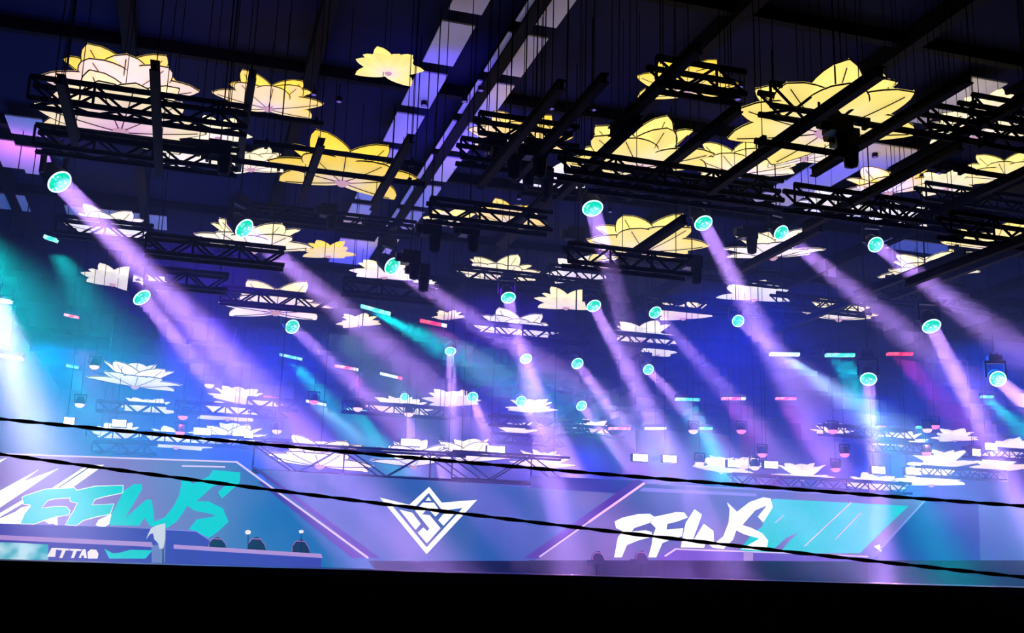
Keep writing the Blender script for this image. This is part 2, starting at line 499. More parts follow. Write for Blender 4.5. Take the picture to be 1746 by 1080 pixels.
# ---------------------------------------------------------------- desks, chairs on the stage
YD = 39.0
M_TOP = emitter('glowing_desk_edge', lin((185, 150, 225)), 0.9)
M_NAVY = principled('navy_panel', lin((60, 55, 170)), 0.6)
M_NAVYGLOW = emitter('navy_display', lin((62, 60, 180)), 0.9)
M_CREAM = emitter('cream_print', lin((245, 235, 240)), 1.0)
M_CYAN = screen_mat('cyan_pattern', lin((20, 170, 195)), lin((190, 230, 250)), 2.0, 1.0)
M_CHAIR = principled('dark_upholstery', (0.03, 0.02, 0.09), 0.6)
M_CHAIRED = emitter('pink_edge_glow', lin((190, 120, 210)), 0.8)  # pink light on the chair outlines, put in as glow
def desk(label, u0, u1, vtop0, vtop1, th, front, y=YD, back=None):
    global t
    t = thing('player_desk', label, 'desk', PY((u0 + u1) / 2, 960, y), 'player desks on the stage')
    F('desktop', [(u0, vtop0), (u1, vtop1), (u1 + 2, vtop1 + th), (u0, vtop0 + th)], M_TOP, 0.0, 0.8, y)
    F('front_panel', [(u0, vtop0 + th), (u1, vtop1 + th), (u1, VD(u1, y)), (u0, VD(u0, y))], front, -0.12, 0.5, y)
    if back:
        F('back_panel', back, M_NAVYGLOW, -0.9, 0.1, y)
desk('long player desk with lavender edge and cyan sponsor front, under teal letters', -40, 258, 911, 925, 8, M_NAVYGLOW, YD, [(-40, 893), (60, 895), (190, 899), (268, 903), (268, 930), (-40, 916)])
F('cyan_print', [(-10, 925), (30, 926), (82, 929), (82, 955), (-10, 955)], M_CYAN, 0.06, 0.05, YD)
def px_letters(y, lift):
    for pts in ([(80, 950), (88, 935), (96, 935), (94, 950)], [(96, 935), (118, 936), (117, 939), (112, 939), (106, 952), (101, 952), (106, 939), (96, 938)],
                [(119, 936), (139, 937), (138, 940), (131, 940), (126, 952), (121, 952), (125, 940), (118, 939)], [(134, 952), (141, 937), (146, 937), (148, 952), (143, 952), (143, 948), (139, 948), (138, 952)]):
        F('printed_letter', pts, M_CREAM, lift, 0.03, y)
px_letters(YD, 0.10)
F('printed_emblem', [(149, 942), (155, 937), (164, 938), (168, 945), (166, 953), (150, 953)], M_CREAM, 0.1, 0.03, YD)
F('printed_mark', [(178, 936), (192, 944), (204, 943), (222, 938), (260, 939), (248, 953), (186, 953)], M_TEALLET, 0.1, 0.03, YD)
desk('shorter player desk with pale edge in front of three gaming chairs', 296, 548, 929, 945, 7, M_NAVYGLOW)
t = thing('stage_riser', 'low dark blue stage riser with lilac rim beside the white banner', 'riser', PY(310, 960, YD + 1.2))
F('body', [(283, 903), (334, 906), (358, 922), (362, VD(362, YD + 1.2)), (281, VD(281, YD + 1.2))], M_NAVYGLOW, -1.2, 0.4, YD)
for a, b in (((283, 902.5), (334, 905.5)), ((334, 905.5), (358, 921))):
    n = Vector(b) - Vector(a)
    F('rim', [a, b, (b[0], b[1] + 1.8), (a[0], a[1] + 1.8)], M_DIM, -1.1, 0.05, YD)
t = thing('banner', 'white angular cloth banner standing at the end of the long desk', 'banner', PY(268, 950, YD - 0.5))
M_CLOTH = principled('white_cloth', (0.8, 0.85, 0.9), 0.8)
M_CLOTHGLOW = emitter('glowing_white_cloth', lin((215, 225, 245)), 0.9)  # cloth glows by itself in place of light falling on it
F('cloth', [(257.7, 901), (268, 896), (281.8, 892.8), (281.8, 920), (278, 936), (271.5, 936), (270, 927), (263, 920), (261, 910), (256, 911), (249, 920), (254, 908)], M_CLOTHGLOW, 0.5, 0.06, YD)
F('pole', [(277, 934), (279, 934), (279, VD(279, YD - .45)), (277, VD(277, YD - .45))], M_STEEL, 0.45, 0.03, YD)

def chair(u, v, label, w=26, h=26):
    global t
    t = thing('gaming_chair', label, 'chair', PY(u, 962, YD + 0.9), 'gaming chairs behind the desks')
    c = [(u - w * .5, v + h), (u - w * .44, v + h * .45), (u - w * .22, v + 1), (u + w * .05, v - 1), (u + w * .25, v + 2), (u + w * .46, v + h * .55), (u + w * .52, v + h)]
    F('backrest', c, M_CHAIR, -0.9, 0.14, YD)
    for a, b in ((c[0], c[1]), (c[1], c[2]), (c[2], c[4]), (c[4], c[5]), (c[5], c[6])):
        a, b = Vector(a), Vector(b)
        F('piping', [tuple(a), tuple(b), (b.x, b.y + 1.6), (a.x + (1.4 if b.x - a.x < 4 else 0), a.y + 1.6)], M_CHAIRED, -0.88, 0.03, YD)  # glowing strips stand for pink light along the chair outline
    F('seat', [(u - w * .55, v + h), (u + w * .55, v + h), (u + w * .55, v + h + 8), (u - w * .55, v + h + 8)], M_CHAIR, -0.7, 0.5, YD)
    F('pedestal', [(u - 2, v + h + 8), (u + 2, v + h + 8), (u + 2, VD(u, YD + .9)), (u - 2, VD(u, YD + .9))], M_STEEL, -0.9, 0.08, YD)
chair(370, 917, 'dark gaming chair nearest the white banner, behind the shorter desk', 30, 16)
chair(437, 917, 'dark gaming chair in the middle of the three behind the shorter desk', 30, 19)
chair(512, 921, 'dark gaming chair nearest the diagonal frame, behind the shorter desk', 30, 20)
chair(1020, 941, 'purple gaming chair back below the diagonal pink edge light', 20, 14)
chair(1094, 940, 'purple gaming chair back between the first two white letters', 20, 14)
t = thing('stage_riser', 'purple lit stage riser under the white letters FFWS', 'riser', PY(1310, 975, YD))
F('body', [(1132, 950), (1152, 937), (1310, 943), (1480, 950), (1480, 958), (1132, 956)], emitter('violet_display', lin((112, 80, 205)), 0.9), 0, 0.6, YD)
F('skirt', [(1132, 956), (1480, 958), (1480, VD(1480, YD)), (1132, VD(1132, YD))], M_FLOOR, 0, 0.6, YD)
F('rim', [(1133, 948), (1152, 935.5), (1310, 941.5), (1480, 948.5), (1480, 950.5), (1310, 943.5), (1153, 938), (1135, 950)], M_EDGE, 0.03, 0.05, YD)
F('post', [(1269, 941), (1284, 942), (1284, 957), (1269, 957)], M_TOP, 0.05, 0.05, YD)
for u, v, s_, lb in ((423, 908, 5, 'small oval lamp glowing at the left of the middle chair'), (514, 907, 4, 'small round lamp on a thin stand above the chair by the diagonal frame')):
    t = thing('stand_lamp', lb, 'lamp', PY(u, 960, YD + 0.5), 'stand lamps behind the chairs')
    F('bulb', [(u + s_ * math.cos(a * .6283), v + s_ * .8 * math.sin(a * .6283)) for a in range(10)], M_CREAM, -0.5, 0.1, YD)
    F('stand', [(u - .6, v + s_ * .7), (u + .6, v + s_ * .7), (u + .6, VD(u, YD + .5)), (u - .6, VD(u, YD + .5))], M_STEEL, -0.5, 0.03, YD)

# ---------------------------------------------------------------- lotus lanterns
HUES = {'yellow': ((252, 214, 70), (246, 220, 120), (232, 196, 205)), 'pale yellow': ((250, 226, 125), (248, 230, 165), (236, 205, 212)),  # tip, middle, base; pink bases paint in purple light falling there
        'cream': ((252, 238, 190), (250, 236, 215), (235, 205, 225)), 'white': ((255, 250, 245), (250, 240, 248), (232, 212, 238)), 'pink': ((248, 228, 190), (240, 205, 215), (222, 170, 215))}  # paler sets paint in the whitening of far lanterns by haze and overexposure
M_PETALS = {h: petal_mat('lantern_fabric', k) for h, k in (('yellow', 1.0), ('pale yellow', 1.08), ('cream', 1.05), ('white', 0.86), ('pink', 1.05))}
NA, NB = 9, 6
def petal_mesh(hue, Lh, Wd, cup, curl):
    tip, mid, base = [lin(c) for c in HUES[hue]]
    v, f, c = [], [], []
    for layer in (0, 1):
        for i in range(NA + 1):
            s = i / NA
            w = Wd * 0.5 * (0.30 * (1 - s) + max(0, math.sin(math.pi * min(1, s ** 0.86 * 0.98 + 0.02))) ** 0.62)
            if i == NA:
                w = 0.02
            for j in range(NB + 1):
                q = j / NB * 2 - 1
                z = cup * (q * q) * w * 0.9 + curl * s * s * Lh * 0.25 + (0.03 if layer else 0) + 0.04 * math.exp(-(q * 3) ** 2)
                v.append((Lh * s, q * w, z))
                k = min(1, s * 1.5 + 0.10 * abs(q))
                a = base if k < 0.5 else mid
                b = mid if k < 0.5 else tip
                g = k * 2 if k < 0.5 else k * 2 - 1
                m = 1.0 - 0.16 * math.exp(-(q * 4) ** 2) * (0.4 + 0.6 * s)      # crease shade painted along the rib into the dye
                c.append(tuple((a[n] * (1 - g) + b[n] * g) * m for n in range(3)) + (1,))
    n1 = (NA + 1) * (NB + 1)
    for i in range(NA):
        for j in range(NB):
            a = i * (NB + 1) + j
            f.append((a, a + NB + 1, a + NB + 2, a + 1))
            f.append((n1 + a, n1 + a + 1, n1 + a + NB + 2, n1 + a + NB + 1))
    edge = [j for j in range(NB + 1)] + [i * (NB + 1) + NB for i in range(1, NA + 1)] + [NA * (NB + 1) + j for j in range(NB - 1, -1, -1)] + [i * (NB + 1) for i in range(NA - 1, 0, -1)]
    for a, b in zip(edge, edge[1:] + edge[:1]):
        f.append((a, b, n1 + b, n1 + a))
    me = bpy.data.meshes.new('petal')
    me.from_pydata(v, [], f)
    me.materials.append(M_PETALS[hue])
    at = me.color_attributes.new('dye_and_light', 'FLOAT_COLOR', 'POINT')  # petal colour together with the light and crease shade painted in
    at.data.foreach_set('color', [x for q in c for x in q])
    me.polygons.foreach_set('use_smooth', [True] * len(me.polygons))
    me.update()
    # dark piping sewn round the rim and down the rib
    mb = MB()
    rim = [v[i * (NB + 1)] for i in range(2, NA + 1)] + [v[i * (NB + 1) + NB] for i in range(NA, 1, -1)]
    for a, b in zip(rim, rim[1:]):
        mb.tube(a, b, 0.022, 4)
    rib = [(p[0], p[1], p[2] - 0.03) for p in [v[i * (NB + 1) + NB // 2] for i in range(0, NA)]]
    for a, b in zip(rib, rib[1:]):
        mb.tube(a, b, 0.016, 4)
    pe = bpy.data.meshes.new('piping')
    pe.from_pydata([tuple(x) for x in mb.v], [], mb.f)
    pe.materials.append(M_PIPING)
    return me, pe

TIERS = (((-12, 192, 36, 144, -58, 238, 270), 2.25, 1.35, 0.30, 0.25, 4), ((8, 172, 60, 120, -48, 228), 1.95, 1.25, 0.42, 0.30, 27), ((90, 28, 152), 1.55, 1.25, 0.55, 0.2, 52))
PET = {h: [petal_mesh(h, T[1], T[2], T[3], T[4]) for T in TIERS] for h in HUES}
M_CUP = emitter('cup_fabric', lin((215, 165, 200)), 0.9)
cup_mb = MB().lathe(((0.02, -0.14), (0.10, -0.12), (0.2, -0.04), (0.27, 0.05), (0.22, 0.16)), 10)
cup_me = None
# pixel where the flower's base hangs, apparent width, colour set, tilt
FL = [
    (205, 168, 240, 'yellow', 0), (457, 186, 175, 'yellow', 8), (583, 312, 235, 'yellow', 10), (428, 290, 125, 'cream', 6), (205, 226, 264, 'pink', -6),
    (372, 236, 105, 'cream', 0), (322, 282, 115, 'cream', 0), (662, 126, 112, 'pale yellow', 0), (885, 250, 170, 'yellow', 0), (1090, 288, 235, 'pale yellow', 6),
    (1262, 298, 180, 'pale yellow', 0), (1168, 160, 165, 'yellow', 0), (1405, 228, 300, 'pale yellow', 0), (1372, 272, 130, 'cream', 0), (1660, 236, 170, 'cream', 6),
    (1515, 330, 160, 'yellow', 4), (1612, 324, 100, 'cream', 0), (1480, 158, 90, 'pale yellow', 0), (1685, 196, 110, 'cream', 0), (1718, 306, 150, 'pale yellow', 0),
    (1694, 424, 160, 'pale yellow', 0), (1100, 430, 200, 'pale yellow', 0), (1318, 440, 160, 'cream', 8), (1585, 474, 155, 'cream', 6), (1430, 546, 120, 'cream', 6),
    (470, 534, 175, 'pink', 0), (192, 486, 100, 'white', 0), (262, 490, 60, 'white', 0), (230, 660, 145, 'white', 0), (182, 400, 140, 'white', 0),
    (432, 428, 185, 'cream', 0), (560, 438, 85, 'yellow', 0), (655, 474, 110, 'cream', 0), (868, 384, 120, 'yellow', 0), (770, 385, 90, 'pale yellow', 0),
    (965, 526, 105, 'cream', 0), (878, 574, 140, 'white', 0), (1095, 582, 115, 'white', 0), (1165, 544, 100, 'pink', 0), (850, 478, 135, 'cream', 0),
    (985, 474, 105, 'white', 0), (944, 318, 115, 'white', 0), (1420, 362, 125, 'white', 0), (1540, 384, 110, 'white', 0), (1285, 512, 115, 'white', 0),
    (770, 692, 95, 'white', 0), (905, 704, 85, 'white', 0), (680, 708, 110, 'white', 0), (405, 688, 95, 'white', 0), (388, 716, 100, 'white', 0),
    (200, 748, 85, 'white', 0), (300, 764, 110, 'white', 0), (395, 756, 120, 'white', 0), (545, 796, 170, 'cream', 0), (705, 796, 150, 'white', 0),
    (800, 788, 140, 'cream', 0), (925, 800, 105, 'cream', 0), (1230, 806, 95, 'white', 0), (1368, 818, 95, 'white', 0), (1492, 836, 90, 'white', 0),
    (1588, 828, 115, 'cream', 0), (1606, 799, 110, 'cream', 0), (1705, 804, 90, 'cream', 0), (1722, 778, 100, 'white', 0), (1536, 760, 80, 'white', 0),
    (1420, 742, 70, 'white', 0), (1628, 752, 70, 'white', 0), (612, 556, 70, 'cream', 0), (722, 492, 50, 'white', 0), (765, 545, 50, 'pink', 0),
    (1122, 606, 60, 'white', 0), (450, 694, 60, 'white', 0), (250, 706, 90, 'white', 0), (880, 742, 70, 'white', 0), (1010, 738, 70, 'white', 0), (1270, 800, 70, 'white', 0)]
words = {'yellow': 'bright yellow', 'pale yellow': 'pale yellow', 'cream': 'cream', 'white': 'white', 'pink': 'pinkish cream'}
sfx = ordinals(FL, lambda it: (words[it[3]], band(it[1])))
spots = []                                  # depth and size of each, none inside another
for i, (u, v, w, hue, tilt) in enumerate(FL):
    d, sc = F_PX * 4.4 / w, 1.0
    if d > 82:
        sc = 82.0 / d
        d = 82.0 - (i % 5)
    zz = P(u, v, d).z
    if zz > 15.4:                           # keeps clear of the roof: a smaller lantern, nearer
        sc *= 15.4 / zz
        d *= 15.4 / zz
    d0, s0 = d, sc
    for k in (0, 1, -1, 2, -2, 3, -3, 4, -4, 5, -5, 6, -6, 7, -7):
        d, sc = d0 * (1 + .045 * k), s0 * (1 + .045 * k)
        p = P(u, v, d)
        if p.z < 15.6 and all(abs(p.z - q.z) > 0.75 * (sc + t_) or (p - q).xy.length > 2.3 * (sc + t_) for q, t_ in spots):
            break
    spots.append((p, sc))
for i, (u, v, w, hue, tilt) in enumerate(FL):
    pos, sc = spots[i]
    (hw, bd), o_ = sfx[i]
    lab = f'{hw} lotus lantern {bd}' + (f', {o_} of that colour' if o_ else '')
    near = w >= 120
    root = thing('lotus_lantern', lab, 'lantern', pos, 'lotus lanterns under the roof')
    root.rotation_euler = (R(tilt * 0.8 + random.uniform(-5, 5)), R(random.uniform(-5, 5)), math.atan2(-pos.x, pos.y) + R(random.uniform(-16, 16)))
    root.scale = (sc, sc, sc)
    for ti, T in enumerate(TIERS):
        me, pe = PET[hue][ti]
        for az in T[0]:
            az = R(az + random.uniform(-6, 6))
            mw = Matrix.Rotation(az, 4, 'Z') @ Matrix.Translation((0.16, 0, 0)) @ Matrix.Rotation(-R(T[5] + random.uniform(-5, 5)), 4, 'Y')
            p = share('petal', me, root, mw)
            if near:
                share('piping', pe, p)
    if cup_me is None:
        cu = cup_mb.build('flower_cup', M_CUP, root, True)
        cup_me = cu.data
    else:
        share('flower_cup', cup_me, root)
    hang = MB().tube((0, 0, 0.1), (0, 0, (ZC - pos.z) / sc - 0.01), 0.012, 4).build('hanging_cable', M_CABLE, root)
    hang.rotation_euler = root.rotation_euler.to_matrix().inverted().to_euler()

# ---------------------------------------------------------------- trusses
BR = {}
def brace_mesh(a, b, r):
    key = tuple(round(x, 3) for x in (*a, *b, r))
    if key not in BR:
        mb = MB().tube(a, b, r, 5)
        me = bpy.data.meshes.new('brace')
        me.from_pydata([tuple(x) for x in mb.v], [], mb.f)
        me.materials.append(M_STEEL)
        BR[key] = me
    return BR[key]
TR = []
def truss(u, v, u0, u1, depth, size=0.56, rad=0.075, bay=0.72, hang=True, yaw=0.0, name='box_truss'):
    zz = P((u0 + u1) / 2, v, depth).z
    if zz > 13.4:
        depth *= 13.4 / zz
    c = P((u0 + u1) / 2, v, depth)
    half = (u1 - u0) / 2 * depth / F_PX / 0.93
    TR.append(dict(u=(u0 + u1) / 2, v=v, c=c, half=half, s=size / 2, r=rad, bay=bay, d=depth, hang=hang, yaw=yaw))
for a in ((240, 182, 78, 405, 27.5), (240, 258, 85, 390, 30.0), (900, 228, 815, 980, 29), (880, 268, 785, 935, 31), (1120, 306, 960, 1335, 29), (1090, 326, 1010, 1330, 32), (945, 318, 895, 1000, 35),
          (1185, 138, 1110, 1265, 25.5), (1385, 182, 1300, 1470, 26), (1655, 220, 1560, 1790, 27.5), (1700, 196, 1640, 1790, 30), (1470, 352, 1340, 1570, 30), (1590, 372, 1500, 1690, 33),
          (1700, 396, 1600, 1800, 30), (1090, 446, 965, 1175, 33), (190, 394, 108, 252, 37), (370, 430, 262, 475, 34), (330, 478, 255, 382, 38), (455, 512, 385, 560, 43),
          (850, 474, 772, 930, 50), (985, 470, 935, 1048, 55), (885, 568, 798, 1002, 52), (1090, 580, 1030, 1152, 58), (1200, 524, 1120, 1315, 54), (1400, 520, 1315, 1485, 50),
          (680, 700, 590, 772, 60), (240, 696, 172, 275, 62), (405, 700, 308, 482, 62), (890, 722, 838, 1002, 66), (1210, 468, 1140, 1335, 60), (1335, 602, 1290, 1405, 64),
          (1380, 826, 1240, 1562, 60), (1520, 764, 1482, 1590, 64), (1600, 808, 1560, 1720, 66), (640, 496, 590, 740, 42), (560, 378, 440, 700, 44),
          (300, 750, 170, 480, 64), (880, 750, 838, 960, 68), (1560, 520, 1480, 1790, 58), (1000, 660, 850, 1010, 70), (820, 370, 735, 935, 33), (215, 765, 165, 262, 60), (1480, 738, 1395, 1560, 64), (462, 690, 425, 505, 62), (1010, 736, 955, 1062, 66), (1700, 775, 1640, 1790, 62), (1660, 345, 1560, 1790, 36)):
    truss(*a)
for a in ((620, 790, 448, 792, 46), (860, 800, 770, 962, 47)):      # tall girders in front of the far lanterns
    truss(*a, size=1.15, rad=0.06, bay=1.7)
tl = [(q['u'], q['v']) for q in TR]
ts = ordinals(tl, lambda it: band(it[1]))
for i, q in enumerate(TR):
    bd, o_ = ts[i]
    big = q['s'] > 0.4
    lab = ('tall' if big else 'black') + f' lattice truss {bd}' + (f', {o_}' if o_ else '')
    root = thing('box_truss', lab, 'truss', q['c'], 'black lattice trusses')
    h, s, r = q['half'], q['s'], q['r']
    ch = bpy.data.meshes.new('chord')
    mb = MB().tube((-h, 0, 0), (h, 0, 0), r, 6)
    ch.from_pydata([tuple(x) for x in mb.v], [], mb.f)
    ch.materials.append(M_STEEL)
    for sy in (-s, s):
        for sz in (-s, s):
            share('chord', ch, root, Matrix.Translation((0, sy, sz)))
    n = max(2, int(round(2 * h / q['bay'])))
    st = 2 * h / n
    br = r * 0.5
    one = q['d'] < 34
    lat = MB()
    for k in range(n):
        x = -h + st * k
        up = 1 if k % 2 else -1
        segs = []
        for sy in (-s, s):
            segs.append(((0, sy, -s * up), (st, sy, s * up)))
        segs.append(((0, -s * up, -s), (st, s * up, -s)))
        if k % 2 == 0:
            segs.append(((0, -s, -s), (0, -s, s)))
        for a, b in segs:
            if one:
                share('brace', brace_mesh(a, b, br), root, Matrix.Translation((x, 0, 0)))
            else:
                lat.tube(Vector(a) + Vector((x, 0, 0)), Vector(b) + Vector((x, 0, 0)), br, 4)
    if not one:
        o = lat.build('bracing', M_STEEL, root)
        o['kind'] = 'stuff'
    for sx in (-0.8, 0.8):
        MB().tube((sx * h, 0, s), (sx * h, 0, ZC - q['c'].z - 0.01), 0.014, 4).build('hoist_chain', M_CABLE, root)

# heavy bars: along the hall, and single pipes across it
BARS = [(117, 192, 27, 4), (268, 215, 27, 7), (417, 215, 31, 7), (530, 295, 32, 5), (665, 300, 32, 6), (1015, 275, 30, 6), (1155, 268, 30, 7), (1110, 160, 26, 5), (1335, 238, 25.5, 7.5),
        (1505, 222, 26, 6), (1640, 228, 29, 6), (1490, 325, 30, 7), (1700, 315, 31, 8), (1315, 432, 37, 6), (1625, 468, 38, 7), (1545, 470, 38, 6), (1405, 532, 46, 8), (1105, 416, 33, 5),
        (880, 240, 28, 7), (945, 230, 28, 7), (1660, 440, 31, 6), (885, 378, 36, 5)]
bs = ordinals(BARS, lambda it: band(it[1]))
bar_me = None
for i, (u, v, d, ln) in enumerate(BARS):
    d = min(d, d * 13.0 / P(u, v, d).z)
    bd, o_ = bs[i]
    root = thing('steel_joist', f'black lengthwise steel beam {bd}' + (f', {o_}' if o_ else ''), 'beam', P(u, v, d * 0.985), 'black lengthwise beams')
    MB().box((0, 0, 0.11), (0.10, ln / 2, 0.015)).build('flange', M_STEEL, root)
    MB().box((0, 0, -0.11), (0.10, ln / 2, 0.015)).build('flange', M_STEEL, root)
    MB().box((0, 0, 0), (0.04, ln / 2, 0.10)).build('web', M_STEEL, root)
    z = root.location.z
    for sy in (-0.4, 0.4):
        MB().tube((0, sy * ln, 0.12), (0, sy * ln, ZC - z - 0.01), 0.012, 4).build('hanger_rod', M_CABLE, root)
PIPES = [(575, 262, 445, 715, 31.5), (555, 292, 375, 715, 31.2), (462, 199, 385, 545, 42), (430, 276, 350, 480, 34), (1380, 252, 1285, 1445, 25), (1575, 228, 1450, 1705, 27), (1175, 152, 1120, 1255, 25),
         (1700, 300, 1620, 1790, 31), (1710, 190, 1640, 1800, 31), (655, 484, 600, 700, 68), (265, 242, 90, 345, 29), (1590, 480, 1505, 1660, 50), (1690, 432, 1610, 1790, 48)]
pis = ordinals([((a[2] + a[3]) / 2, a[1]) for a in PIPES], lambda it: band(it[1]))
for i, (u, v, u0, u1, d) in enumerate(PIPES):
    bd, o_ = pis[i]
    d = min(d, d * 13.2 / P((u0 + u1) / 2, v, d).z)
    c = P((u0 + u1) / 2, v, d)
    h = (u1 - u0) / 2 * d / F_PX / 0.93
    root = thing('rigging_pipe', f'single black pipe across the lanterns {bd}' + (f', {o_}' if o_ else ''), 'pipe', c, 'single black crosswise pipes')
    MB().tube((-h, 0, 0), (h, 0, 0), 0.085, 8).build('tube', M_STEEL, root)
    for sx in (-0.85, 0.85):
        MB().box((sx * h, 0, 0), (0.05, 0.12, 0.12)).build('clamp', M_STEEL, root)
        MB().tube((sx * h, 0, 0.1), (sx * h, 0, ZC - c.z - 0.01), 0.012, 4).build('hanger_rod', M_CABLE, root)

# chain hoists hanging in the cluttered spots
HO = [(868, 262, 30), (893, 276, 31), (912, 258, 29), (845, 250, 32), (925, 300, 33), (700, 440, 36), (716, 462, 37), (1428, 214, 25.5), (1440, 236, 26), (375, 255, 30), (735, 392, 34), (800, 392, 34), (1275, 398, 38), (1180, 448, 36), (560, 360, 40), (980, 400, 38)]
hs = ordinals(HO, lambda it: band(it[1]))
for i, (u, v, d) in enumerate(HO):
    d = min(d, d * 13.0 / P(u, v, d).z)
    bd, o_ = hs[i]
    c = P(u, v, d)
    root = thing('chain_hoist', f'black chain hoist {bd}' + (f', {o_}' if o_ else ''), 'hoist', c, 'black chain hoists')
    MB().box((0, 0, 0), (0.30, 0.2, 0.22)).tube((-0.3, 0, 0), (-0.5, 0, 0), 0.16, 8).build('motor', M_SHELL, root)
    MB().lathe(((0.02, -0.75), (0.16, -0.7), (0.2, -0.25), (0.2, -0.2)), 8, None, Vector((0.15, 0, 0))).build('chain_bag', M_CABLE, root)
    MB().tube((0, 0, 0.2), (0, 0, ZC - c.z - 0.01), 0.02, 4).build('chain', M_STEEL, root)

# ---------------------------------------------------------------- moving heads with beams
def lens_mat():
    m = emitter('teal_lens', lin((20, 200, 195)), 1.6)
    nt = m.node_tree
    e = [n for n in nt.nodes if n.type == 'EMISSION'][0]
    tc = nt.nodes.new('ShaderNodeTexCoord')
    vo = nt.nodes.new('ShaderNodeTexVoronoi')
    vo.inputs['Scale'].default_value = 9.0
    vo.feature = 'F1'
    nt.links.new(tc.outputs['Object'], vo.inputs['Vector'])
    r = nt.nodes.new('ShaderNodeValToRGB')
    r.color_ramp.elements[0].position = 0.18
    r.color_ramp.elements[1].position = 0.55
    r.color_ramp.elements[0].color = (*lin((205, 255, 245)), 1)
    r.color_ramp.elements[1].color = (*lin((5, 185, 160)), 1)
    el = r.color_ramp.elements.new(0.30)
    el.color = (*lin((10, 205, 175)), 1)
    nt.links.new(vo.outputs['Distance'], r.inputs['Fac'])
    nt.links.new(r.outputs['Color'], e.inputs[0])
    return m
M_LENS = lens_mat()
M_RIM = emitter('lens_rim', lin((190, 250, 255)), 2.2)
def mesh_of(mb, name, mat, smooth=False):
    me = bpy.data.meshes.new(name)
    me.from_pydata([tuple(x) for x in mb.v], [], mb.f)
    me.materials.append(mat)
    if smooth:
        me.polygons.foreach_set('use_smooth', [True] * len(me.polygons))
    return me
# head points along -Z, its pivot is the origin
ME_CAN = mesh_of(MB().lathe(((0.02, 0.42), (0.20, 0.40), (0.30, 0.25), (0.33, 0.0), (0.37, -0.22), (0.37, -0.36), (0.33, -0.37)), 20), 'head_can', M_SHELL, True)
ME_LENS = mesh_of(MB().lathe(((0.335, -0.36), (0.31, -0.40), (0.22, -0.45), (0.11, -0.475), (0.001, -0.48)), 24), 'lens', M_LENS, True)
rp = [(0.345 + 0.025 * math.cos(a), -0.37 + 0.025 * math.sin(a)) for a in [i * math.pi / 4 for i in range(9)]]
ME_RING = mesh_of(MB().lathe(rp, 28), 'lens_ring', M_RIM, True)
ME_BASE = mesh_of(MB().box((0, 0, 0.86), (0.30, 0.24, 0.12)).box((0, 0, 1.0), (0.18, 0.1, 0.04)), 'base', M_SHELL)
ME_YOKE = mesh_of(MB().box((0, 0, 0.68), (0.46, 0.09, 0.06)).box((-0.43, 0, 0.32), (0.04, 0.09, 0.38)).box((0.43, 0, 0.32), (0.04, 0.09, 0.38)), 'yoke', M_SHELL)
ME_CLAMP = mesh_of(MB().tube((-0.15, 0, 1.03), (-0.15, 0, 1.16), 0.03, 6).tube((0.15, 0, 1.03), (0.15, 0, 1.16), 0.03, 6), 'clamp', M_STEEL)
LAV = (1.45, 0.52, 1.0)
# pixel, lens radius in pixels, where the beam goes, nearness of that point, strength
HEADS = [((103, 312), 20, (300, 520), .92, 1.5), ((418, 391), 17, (600, 545), .93, 1.0), ((670, 455), 15, (830, 560), .92, .7), ((243, 509), 15, (360, 650), .95, 1.1), ((499, 558), 12, (600, 650), .9, .5),
         ((867, 509), 12, (910, 690), .9, 1.2), ((1011, 357), 17, (1075, 600), .88, 1.0), ((1013, 523), 12, (1100, 690), .9, 1.1), ((1200, 382), 15, (1290, 550), .9, 1.0), ((1333, 398), 13, (1470, 510), .9, .75),
         ((1494, 418), 13, (1590, 490), .9, .65), ((1118, 534), 11, (1230, 660), .9, .5), ((1259, 548), 10, (1310, 590), .92, .4), ((897, 613), 10, (960, 760), .9, 1.1), ((985, 621), 10, (1050, 710), .92, .8),
         ((1106, 631), 9, (1160, 690), .92, .7), ((806, 678), 9, (830, 750), .92, .9), ((889, 685), 9, (930, 745), .92, .9), ((992, 693), 9, (1060, 780), .92, .8), ((1589, 558), 15, (1680, 740), .9, 1.3),
         ((1702, 647), 13, (1760, 700), .9, 1.1), ((1481, 648), 13, (1493, 800), .9, .9), ((768, 600), 9, (773, 740), .92, 1.1), ((690, 678), 7, (700, 745), .92, .8), ((748, 766), 7, (752, 800), .95, .5)]
hd = ordinals([h[0] for h in HEADS], lambda it: band(it[1]))
for i, (p, r, q, k, s_) in enumerate(HEADS):
    d = F_PX * 0.345 / r
    sc = 1.0
    if d > 66:
        sc = 66 / d
        d = 66.0
    zz = P(*p, d).z
    if zz > 11.2:                           # hung no higher than the haze reaches
        sc *= 11.2 / zz
        d *= 11.2 / zz
    a, b = P(*p, d), P(*q, d * k)
    bd, o_ = hd[i]
    dr = (b - a).normalized()
    piv = a - dr * 0.42 * sc
    root = thing('moving_head_light', f'moving head light with round teal lens {bd}' + (f', {o_}' if o_ else ''), 'stage light', piv, 'moving head lights')
    root.scale = (sc, sc, sc)
    yaw = math.atan2(dr.y, dr.x) - math.pi / 2
    Rz = Matrix.Rotation(yaw, 4, 'Z')
    share('base', ME_BASE, root, Rz)
    share('clamp', ME_CLAMP, root, Rz)
    share('yoke', ME_YOKE, root, Rz)
    head = share('head_can', ME_CAN, root, dr.to_track_quat('-Z', 'Y').to_matrix().to_4x4())
    share('lens', ME_LENS, head)
    share('lens_ring', ME_RING, head)
    # short support truss bar and its hanger belong to the fixture's place in the rig
    MB().tube((0, 0, 1.16), (0, 0, (ZC - piv.z) / sc - 0.01), 0.03, 6).build('drop_pole', M_STEEL, root)
    bl = area('beam_light', a + dr * 0.10 * sc, b, 0.56 * sc, BEAM * s_ * sc, LAV, 7.0)
    area('lens_halo', a + dr * 0.12 * sc, b, 0.5 * sc, 9.0, (0.16, 0.10, 1.0), 165)  # extra lamp added for a violet halo round the lens

